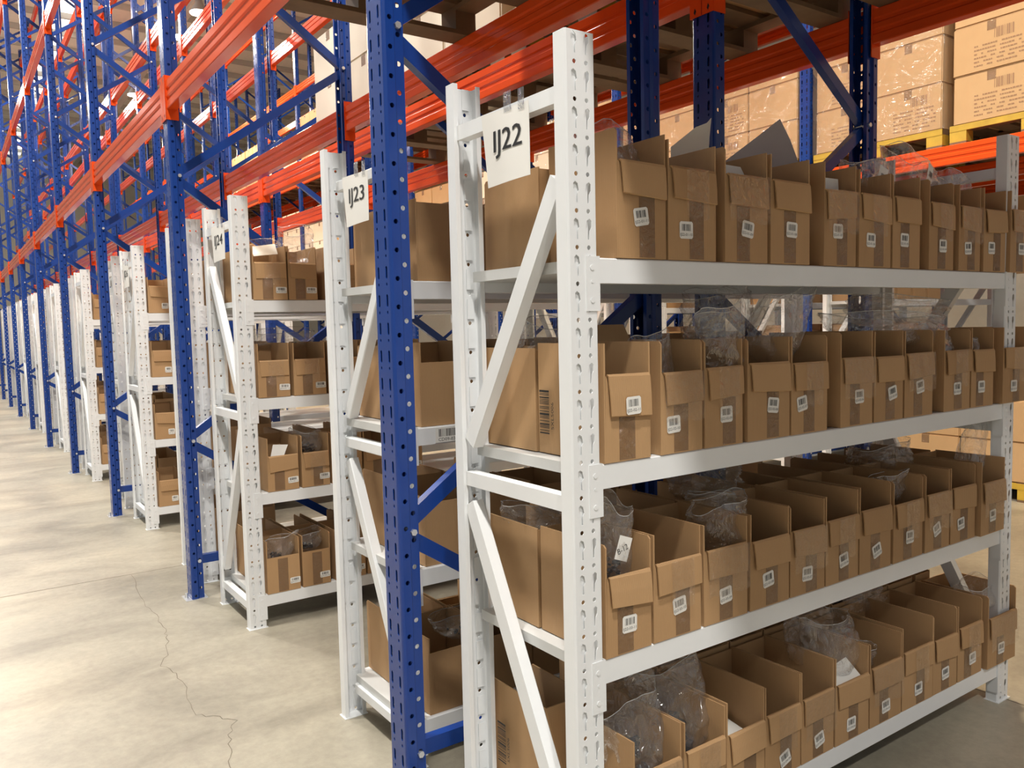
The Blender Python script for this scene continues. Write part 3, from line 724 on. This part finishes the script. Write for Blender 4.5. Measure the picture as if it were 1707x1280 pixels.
# ================================================================== BAGS AND SHEETS
def bag(label, c, size, seed, rz=0, tilt=0, contents=True, tagtxt=None, flare=.3):
    """open zip bag: a thin flattened tube, closed below, wavy open mouth, a few sharp creases"""
    t = thing('plastic_bag', label, 'plastic bag', 'clear plastic bags', c, rz)
    nu, nv = 56, 26; vs = []; off = Vector((seed * 3.7, seed * 1.3, seed * .7)); r = random.Random(seed * 5 + 1)
    lean = r.uniform(-.5, .5); fold = r.uniform(0, 6.28); a1, a2 = size[0] / 2, size[1] / 2
    for j in range(nv + 1):
        v = j / nv; env = (math.sin(min(1, v * 2.2) * PI / 2) ** .55) * (1 + flare * v) ; squash = 1 - .55 * v ** 1.5
        for i in range(nu):
            th = 2 * PI * i / nu; cx, sy = math.cos(th), math.sin(th)
            cx = math.copysign(abs(cx) ** .75, cx); sy = math.copysign(abs(sy) ** .75, sy)
            p = Vector((cx * 1.1, sy * 1.1, v * 2.2)) + off
            cr = abs(noise.noise(p * 1.3)) * .34 + abs(noise.noise(p * 3.1 + Vector((5, 0, 0)))) * .14 + .05 * max(0, math.cos(2 * th + fold + 3 * v))
            k = env * (1.1 - cr)
            z = (v - .5) * size[2] * (1 + .22 * math.cos(th + fold) * v + .10 * math.cos(3 * th + fold * 2) * v * v)
            x = cx * a1 * k; y = sy * a2 * k * squash + lean * a2 * v * v
            vs.append((x + tilt * z, y, z))
    mb = MB(); mb.add(vs, [(j * nu + i, j * nu + (i + 1) % nu, (j + 1) * nu + (i + 1) % nu, (j + 1) * nu + i) for j in range(nv) for i in range(nu)] + [tuple(range(nu))[::-1]])
    link('film', mb.mesh('film', M['bag'], True), t)
    top = [Vector(q) for q in vs[-nu:]]; mb = MB()
    for i in range(nu):
        a, b = top[i], top[(i + 1) % nu]; mb.add([a, b, b + Vector((0, 0, .0022)), a + Vector((0, 0, .0022)), a + Vector((.0012, .0012, .001)), b + Vector((.0012, .0012, .001))], [(0, 1, 2, 3), (3, 2, 5, 4), (4, 5, 1, 0)])
    link('bag_rim', mb.mesh('bag_rim', M['rim'], True), t)
    if contents:
        mb = MB(); r = random.Random(seed)
        for i in range(18):
            x = r.uniform(-.25, .25) * size[0]; y = r.uniform(-.2, .2) * size[1]; z = r.uniform(-.33, -.05) * size[2]; s = r.uniform(.05, .12) * min(size)
            m = Matrix.Translation((x + tilt * z, y, z)) @ Matrix.Rotation(r.uniform(0, 3), 4, 'Z') @ Matrix.Rotation(r.uniform(0, 1.5), 4, 'X')
            mb.box(-s, s, -s * .4, s * .4, -s * .5, s * .5, m)
        link('contents', mb.mesh('contents', M['dark']), t)
    if tagtxt:
        mb = MB(); mb.box(-.02, .02, -.0006, 0, -.028, .028, Matrix.Rotation(.35, 4, 'Y')); mb.cur = 1
        if len(tagtxt) > 1: put_text(mb, tagtxt, (-.016, -.0012, -.012), (.95, 0, .3), (-.3, 0, .95), .032, .014)
        else: barcode(mb, (-.012, -.0012, -.01), (.95, 0, -.33), (.33, 0, .95), .024, .02, 3, 10)
        o = link('tag', mb.mesh('tag', [M['paper'], M['ink']]), t); o.location = (0, -size[1] * .42, .05 * size[2]); o['label'] = 'small white tag'
    return t
def sheet(label, pts, mname, cat='paper sheet', thick=.0015, name='paper_sheet', marks=False):
    P = [Vector(p) for p in pts]; n = (P[1] - P[0]).cross(P[2] - P[0]).normalized() * thick
    mb = MB(); k = len(P); mb.add([p for p in P] + [p + n for p in P], [tuple(range(k))[::-1], tuple(range(k, 2*k))] + [(i, (i+1) % k, k + (i+1) % k, k + i) for i in range(k)])
    if marks:
        mb.cur = 1; r = random.Random(3)
        for i in range(6):
            a = P[0].lerp(P[1], .15 + .13 * i) + (P[-1] - P[0]) * r.uniform(.05, .3); d = ((P[-1] - P[0]) * r.uniform(.12, .3) + (P[1] - P[0]) * r.uniform(-.05, .08)); w = (P[1] - P[0]).normalized() * .0018
            for sgn, nn in ((1, n * 1.4),(-1, -n * .4)): mb.add([a + nn, a + w + nn, a + w + d + nn, a + d + nn], [(0, 1, 2, 3), (3, 2, 1, 0)])
    o = link(name, mb.mesh(name, [M[mname], M['ink']])); tag(o, label, cat); return o
Z1, Z2, Z3, Z4 = SHZ
bag('crumpled clear bag filling the first box of the top shelf, sticker IJ22-01-11', (.214, .11, Z1 + .215), (.145, .19, .21), 1, flare=.0, contents=False)
bag('puffed clear bag with dark parts and a tag on top-shelf boxes IJ22-01-06 and 05', (1.50, .12, Z1 + .30), (.27, .18, .16), 2, rz=.15, tagtxt='x', flare=.1)
bag('clear bag lying over the box IJ22-01-06 with a white tag', (1.27, .12, Z1 + .275), (.17, .15, .12), 31, rz=-.1, tagtxt='x', flare=.1)
bag('thin clear bag standing out of box IJ22-01-03 on the top shelf', (1.80, .13, Z1 + .26), (.16, .12, .15), 3, contents=False)
bag('clear bag showing behind the far boxes IJ22-01-02 of the top shelf', (1.84, .14, Z1 + .225), (.12, .12, .12), 30, contents=False)
bag('dark-looking clear bag behind box IJ22-02-11 on the second shelf', (.20, .36, Z2 + .25), (.15, .15, .13), 4)
bag('small clear bag inside box IJ22-02-10', (.325, .09, Z2 + .19), (.09, .10, .16), 5, contents=False)
bag('tall open clear bag drooping over the front of box IJ22-02-09', (.52, .07, Z2 + .235), (.14, .13, .20), 6, tilt=-.2, contents=False)
bag('clear bag rising from box IJ22-02-08 on the second shelf', (.80, .09, Z2 + .275), (.15, .13, .20), 7, tilt=.35, contents=False)
bag('large clear bag standing in the back row behind box IJ22-02-08', (.83, .33, Z2 + .31), (.2, .16, .17), 8, contents=False)
bag('long flat clear bag lying over boxes IJ22-02-05 and 04', (1.43, .12, Z2 + .26), (.40, .17, .11), 9, rz=-.2, contents=False)
bag('very large puffed clear bag lying on the back row of the second shelf', (1.68, .25, Z2 + .32), (.44, .20, .11), 10, contents=False)
bag('crinkled clear bag inside box IJ22-02-03', (1.60, .06, Z2 + .215), (.10, .09, .12), 11)
bag('small crinkled clear bag inside box IJ22-02-02', (1.77, .05, Z2 + .195), (.09, .07, .08), 12, contents=False)
bag('crinkled clear bag in the last box IJ22-02-01 of the second shelf', (1.98, .08, Z2 + .20), (.13, .12, .08), 13, contents=False)
bag('clear bag with a white handwritten tag in box IJ22-03-11', (.165, .07, Z3 + .225), (.085, .11, .22), 14, tagtxt='B-12', tilt=.1, flare=.1)
bag('folded clear bag on top of box IJ22-03-09 on the third shelf', (.55, .09, Z3 + .21), (.14, .15, .14), 15, contents=False)
bag('glossy clear bag deep in box IJ22-03-08 on the third shelf', (.66, .20, Z3 + .23), (.12, .14, .08), 16)
bag('clear bag in the back row above box IJ22-03-07 of the third shelf', (.83, .36, Z3 + .24), (.22, .18, .12), 17, contents=False)
bag('clear bag sagging into box IJ22-03-04 of the third shelf', (1.36, .12, Z3 + .20), (.12, .15, .10), 18)
bag('clear bag standing in the back row by the box IJ22-03-02', (1.62, .28, Z3 + .25), (.22, .2, .12), 19, contents=False)
bag('clear bag pulled up out of the last box IJ22-03-01', (1.87, .08, Z3 + .25), (.10, .10, .22), 20, tilt=.35, contents=False, flare=.1)
bag('big clear bag with dark parts in box IJ22-04-11 on the bottom shelf', (.24, .10, Z4 + .21), (.15, .18, .24), 21)
bag('big open clear bag with dark parts in box IJ22-04-10 on the bottom shelf', (.41, .12, Z4 + .21), (.16, .2, .25), 22)
bag('large clear bag rising above box IJ22-04-07 on the bottom shelf', (1.05, .10, Z4 + .24), (.20, .18, .20), 23, contents=False)
bag('dark glossy bag inside box IJ22-04-05 of the bottom shelf', (1.2, .12, Z4 + .17), (.12, .14, .08), 24)
bag('clear bag over the back row near box IJ22-04-03', (1.50, .30, Z4 + .25), (.26, .18, .10), 25)
bag('clear bag curling over the last box IJ22-04-01 of the bottom shelf', (1.90, .08, Z4 + .225), (.14, .14, .11), 26, contents=False)
bag('clear bag standing on the first box of rack IJ24', (.32, 2.49, Z1 + .24), (.13, .15, .18), 40, contents=False)
bag('thin clear bag lying on the back row of rack IJ24, top shelf', (.19, 2.62, Z1 + .22), (.14, .14, .12), 41, contents=False)
bag('clear bag showing above the second shelf boxes of rack IJ24', (.3, 2.7, Z2 + .25), (.3, .2, .12), 42)
bag('clear bag in the second box of the third shelf of rack IJ24', (.345, 2.5, .636 + .2), (.12, .15, .13), 43)
bag('clear bag in the first box of the bottom shelf of rack IJ24', (.17, 2.49, Z4 + .18), (.12, .15, .14), 44, tilt=.2)
bag('clear bag in the second box of the bottom shelf of rack IJ24', (.33, 2.52, Z4 + .19), (.12, .15, .1), 45)
bag('clear bag between boxes of rack IJ23 seen beside the near blue post', (.30, 1.0, .152 + .22), (.15, .15, .08), 46)
bag('clear bag in the back row of rack IJ22 seen from the aisle, third shelf', (.16, .37, Z3 + .24), (.12, .16, .08), 47, contents=False)
# sheets
sheet('cream sheet with black pen strokes sticking up behind box IJ22-01-10', [(.511, .2, Z1+.2), (.648, .2, Z1+.21), (.66, .2, Z1+.357), (.668, .2, Z1+.41), (.651, .2, Z1+.395), (.608, .2, Z1+.379), (.512, .2, Z1+.316)], 'thinpaper', marks=True)
sheet('large grey board leaning behind box IJ22-01-08 on the top shelf', [(.77, .243, Z1+.256), (1.137, .243, Z1+.276), (1.115, .243, Z1+.33), (1.068, .243, Z1+.403), (1.019, .243, Z1+.459), (.921, .243, Z1+.399), (.771, .243, Z1+.31)], 'greyboard', cat='board sheet', name='board_sheet', thick=.003)
sheet('white card with a cut corner in box IJ22-01-09', [(.505, .06, Z1+.19), (.645, .06, Z1+.19), (.645, .06, Z1+.216), (.618, .06, Z1+.25), (.505, .06, Z1+.252)], 'paper')
sheet('small white card in box IJ22-01-07 on the top shelf', [(.94, .05, Z1+.2), (1.03, .05, Z1+.2), (1.025, .05, Z1+.251), (.94, .05, Z1+.25)], 'paper')
sheet('white card lying in box IJ22-04-06 of the bottom shelf', [(.965, .02, Z4 + .15), (1.11, .02, Z4 + .165), (1.11, .07, Z4 + .205), (.975, .07, Z4 + .185)], 'paper')
sheet('white card lying in box IJ22-04-09 of the bottom shelf', [(.50, .02, Z4 + .13), (.62, .02, Z4 + .13), (.61, .17, Z4 + .16), (.50, .17, Z4 + .16)], 'paper')
sheet('white paper folded over the first box of the top shelf of rack IJ24', [(.10, 2.42, Z1 + .20), (.22, 2.44, Z1 + .215), (.235, 2.52, Z1 + .27), (.11, 2.50, Z1 + .25)], 'paper')
sheet('white paper folded over the first box of the third shelf of rack IJ24', [(.13, 2.41, .636 + .15), (.20, 2.43, .636 + .15), (.25, 2.50, .636 + .20), (.17, 2.48, .636 + .21)], 'paper')

# ================================================================== PALLETS AND CARTONS
def pallet_meshes():
    L, D = 1.1, 1.0
    mb = MB()
    for i in range(6): y = -L/2 + i * (L - .13) / 5; mb.box(-D/2, D/2, y, y + .13, .117, .138)
    for x in (-D/2, -.05, D/2 - .10): mb.box(x, x + .10, -L/2, L/2, .097, .117)
    top = mb.mesh('deck', M['wood'])
    mb = MB(); mb.box(0, .10, 0, .12, .018, .097)
    bl = mb.mesh('block', M['wood']); mb2 = mb.mesh('block', M['yellow'])
    mb = MB(); mb.box(-D/2, D/2, 0, .12, 0, .018); bt = mb.mesh('bottom_board', M['wood'])
    mb = MB(); mb.box(-D/2 - .002, -D/2 + .012, -L/2, L/2, .094, .1375); bty = mb.mesh('painted_board', M['yellow'])
    return top, bl, mb2, bt, bty
PM = pallet_meshes()
def pallet(x, y, z, label, yellow=False, group='wooden pallets on the rack beams'):
    t = thing('wooden_pallet', label, 'pallet', group, (x, y, z))
    link('top_deck', PM[0], t)
    for bx in (-.5, -.05, .40):
        for by in (-.55, -.06, .43): link('block', PM[2] if yellow and bx < -.1 else PM[1], t, (bx, by, 0))
    for by in (-.55, -.06, .43): link('bottom_board', PM[3], t, (0, by, 0))
    if yellow: link('painted_board', PM[4], t)
    return t
_cm = {}
def carton(cx, cy, z, sx, sy, sz, label, group, mname='card_tan', printed=False):
    key = (sx, sy, sz, mname)
    if key not in _cm:
        bm = bmesh.new(); bmesh.ops.create_cube(bm, size=1)
        for v in bm.verts: v.co = Vector((v.co.x * sx, v.co.y * sy, (v.co.z + .5) * sz))
        bmesh.ops.bevel(bm, geom=list(bm.edges), offset=.008, segments=2, affect='EDGES')
        me = bpy.data.meshes.new('carton'); bm.to_mesh(me); bm.free(); me.materials.append(M[mname])
        mb = MB(); e = .0008; mb.prism([(-sx/2 - e, sz - .07), (-sx/2 - e, sz - .006), (-sx/2 + .006, sz + e), (sx/2 - .006, sz + e), (sx/2 - .006, sz + .0001), (-sx/2 + .006, sz + .0001), (-sx/2 - .0001, sz - .006), (-sx/2 - .0001, sz - .07)], (0, -.03, 0), (0, .03, 0), (1, 0, 0), (0, 0, 1))
        tp = mb.mesh('tape', M['tape'])
        mb = MB(); X, Y = Vector((0, -1, 0)), Vector((0, 0, 1)); x = -sx/2 - .0012
        r = random.Random(4)
        barcode(mb, (x, -.02, sz * .62), X, Y, .13, sz * .2, 6, 12)
        for i in range(6):
            zz = sz * (.12 + .08 * i); y = sy * .22
            while y > -sy * .38:
                w = r.uniform(.008, .022); quad(mb, (x, y, zz), X, Y, w, .009); y -= w + r.choice((.004, .004, .03))
        pr = mb.mesh('printed_text', M['print']); _cm[key] = (me, tp, pr)
    me, tp, pr = _cm[key]
    t = thing('shipping_carton', label, 'carton', group, (cx, cy, z), R_.uniform(-.007, .007))
    link('carton_body', me, t); link('packing_tape', tp, t)
    if printed: link('printed_panel', pr, t)
    return t
def load(cx, cy, z, nx, ny, nz, s, where, group, mname='card_tan', printed=(), pal='yellow', wrap=False, topless=0):
    pallet(cx, cy, z, ('yellow-painted' if pal == 'yellow' else 'plain') + ' wooden pallet, ' + where, pal == 'yellow', group='pallets ' + group)
    z0 = z + .139
    for k in range(nz):
        for i in range(nx):
            for j in range(ny):
                if k == nz - 1 and topless and (i * ny + j) < topless: continue
                px = cx + (i - (nx - 1) / 2) * (s[0] + .008) + R_.uniform(-.003, .003); py = cy + (j - (ny - 1) / 2) * (s[1] + .012) + R_.uniform(-.003, .003)
                rowname = ['bottom', 'second', 'third', 'fourth'][k]
                pos = ('front' if i == 0 else 'rear') + ' ' + (['near', 'far'][j] if ny == 2 else ['near', 'middle', 'far'][j] if ny == 3 else 'single')
                carton(px, py, z0 + k * (s[2] + .001), s[0], s[1], s[2], '%s carton, %s layer, %s, %s' % ({'card_tan': 'tan', 'card_cream': 'cream', 'card': 'brown'}[mname], rowname, pos, where), 'cartons ' + group, mname, printed=(k, i, j) in printed)
    if wrap:
        W, D, H = nx * s[0] + .05, ny * s[1] + .05, nz * s[2] + .01
        bm = bmesh.new(); bmesh.ops.create_grid(bm, x_segments=2, y_segments=2, size=.5); bm.free()
        mb = MB(); n = 28; rows = 12; per = []
        def pt(t):
            P = [(-W/2, -D/2), (W/2, -D/2), (W/2, D/2), (-W/2, D/2)]; t *= 4; a = int(t) % 4; f = t - int(t); p, q = P[a], P[(a + 1) % 4]; return p[0] + (q[0]-p[0]) * f, p[1] + (q[1]-p[1]) * f
        vs = []
        for r in range(rows + 1):
            for i in range(n * 2):
                x, y = pt(i / (n * 2)); d = .008 * noise.noise(Vector((x * 6 + cx, y * 6 + cy, r * .8)))
                vs.append((x * (1 + d), y * (1 + d), .139 + H * r / rows))
        m = n * 2; mb.add(vs, [(r * m + i, r * m + (i + 1) % m, (r + 1) * m + (i + 1) % m, (r + 1) * m + i) for r in range(rows) for i in range(m)])
        o = link('stretch_wrap', mb.mesh('stretch_wrap', M['wrap'], True), None, (cx, cy, z)); tag(o, 'stretch film on the load, ' + where, 'stretch film', 'stretch film on pallet loads')
BT = .1405
L1, L2, L3 = LEVELS[0] + BT, LEVELS[1] + BT, LEVELS[2] + BT
def bay(k, f): return FY + PITCH_Y * k + PW + (PITCH_Y - PW) * f
# aisle row: pallets above the near racks
load(.39, bay(-1, .25), L1, 2, 2, 2, (.48, .54, .40), 'near bay of the aisle row, lowest level, near side', 'of the aisle row', 'card', pal='plain')
load(.39, bay(-1, .75), L1, 2, 2, 2, (.48, .54, .40), 'near bay of the aisle row, lowest level, far side', 'of the aisle row', 'card', pal='plain')
load(.39, bay(0, .25), L1, 2, 2, 2, (.48, .52, .40), 'second bay of the aisle row, lowest level', 'of the aisle row', 'card', pal='plain')
for k, f, w in ((-1, .25, 'near bay of the second row, lowest level, near side'), (-1, .75, 'near bay of the second row, lowest level, far side'), (0, .25, 'second bay of the second row, lowest level, near side')):
    load(1.66, bay(k, f), L1, 2, 2, 2, (.48, .54, .40), w, 'of the second row', 'card')
load(1.66, bay(1, .25), L1, 2, 2, 2, (.5, .53, .31), 'third bay of the second row, lowest level, near side', 'of the second row', 'card_cream', pal='plain')
load(1.66, bay(0, .75), L1, 2, 2, 2, (.5, .53, .31), 'second bay of the second row, far side', 'of the second row', 'card_cream', pal='plain')
# third row
S3 = (.95, .54, .36)
for k in range(-1, 9):
    for f in (.25, .75):
        side = 'near side' if f < .5 else 'far side'
        if k in (-1, 0, 1):
            load(5.62, bay(k, f), L1, 2, 2, 3, (.48, .53, .345), '%s bay of the third row, lowest level, %s' % (ORD[k + 1], side), 'of the third row', 'card_tan', printed={(0, 0, 0), (1, 0, 1), (0, 0, 1)}, wrap=(k == 0 and f > .5) or k == 1)
        else:
            load(5.62, bay(k, f), L1, 1, 2, 2 if k % 2 else 3, S3, '%s bay of the third row, lowest level, %s' % (ORD[k + 1], side), 'of the third row', 'card_tan' if (k + (f > .5)) % 3 else 'card_cream', wrap=k == 2)
        if k >= 0:
            load(5.62, bay(k, f), L2, 1, 2, 2 + (k % 2), S3, '%s bay of the third row, second level, %s' % (ORD[k + 1], side), 'of the third row', 'card_cream' if k % 2 == 0 else 'card_tan')
for k in range(-1, 6):
    load(6.86, bay(k, .25 if k % 2 else .75), L1, 1, 2, 2, S3, '%s bay of the fourth row, lowest level' % ORD[k + 1], 'of the fourth row', 'card_tan' if k % 2 else 'card_cream')
# floor pallet with cartons under the third row
load(5.85, 1.85, 0, 2, 2, 2, (.48, .53, .30), 'on the floor under the third row', 'on the floor', 'card_tan')
load(5.85, -.02, 0, 2, 2, 2, (.48, .53, .30), 'on the floor under the third row, nearest one', 'on the floor', 'card_tan')
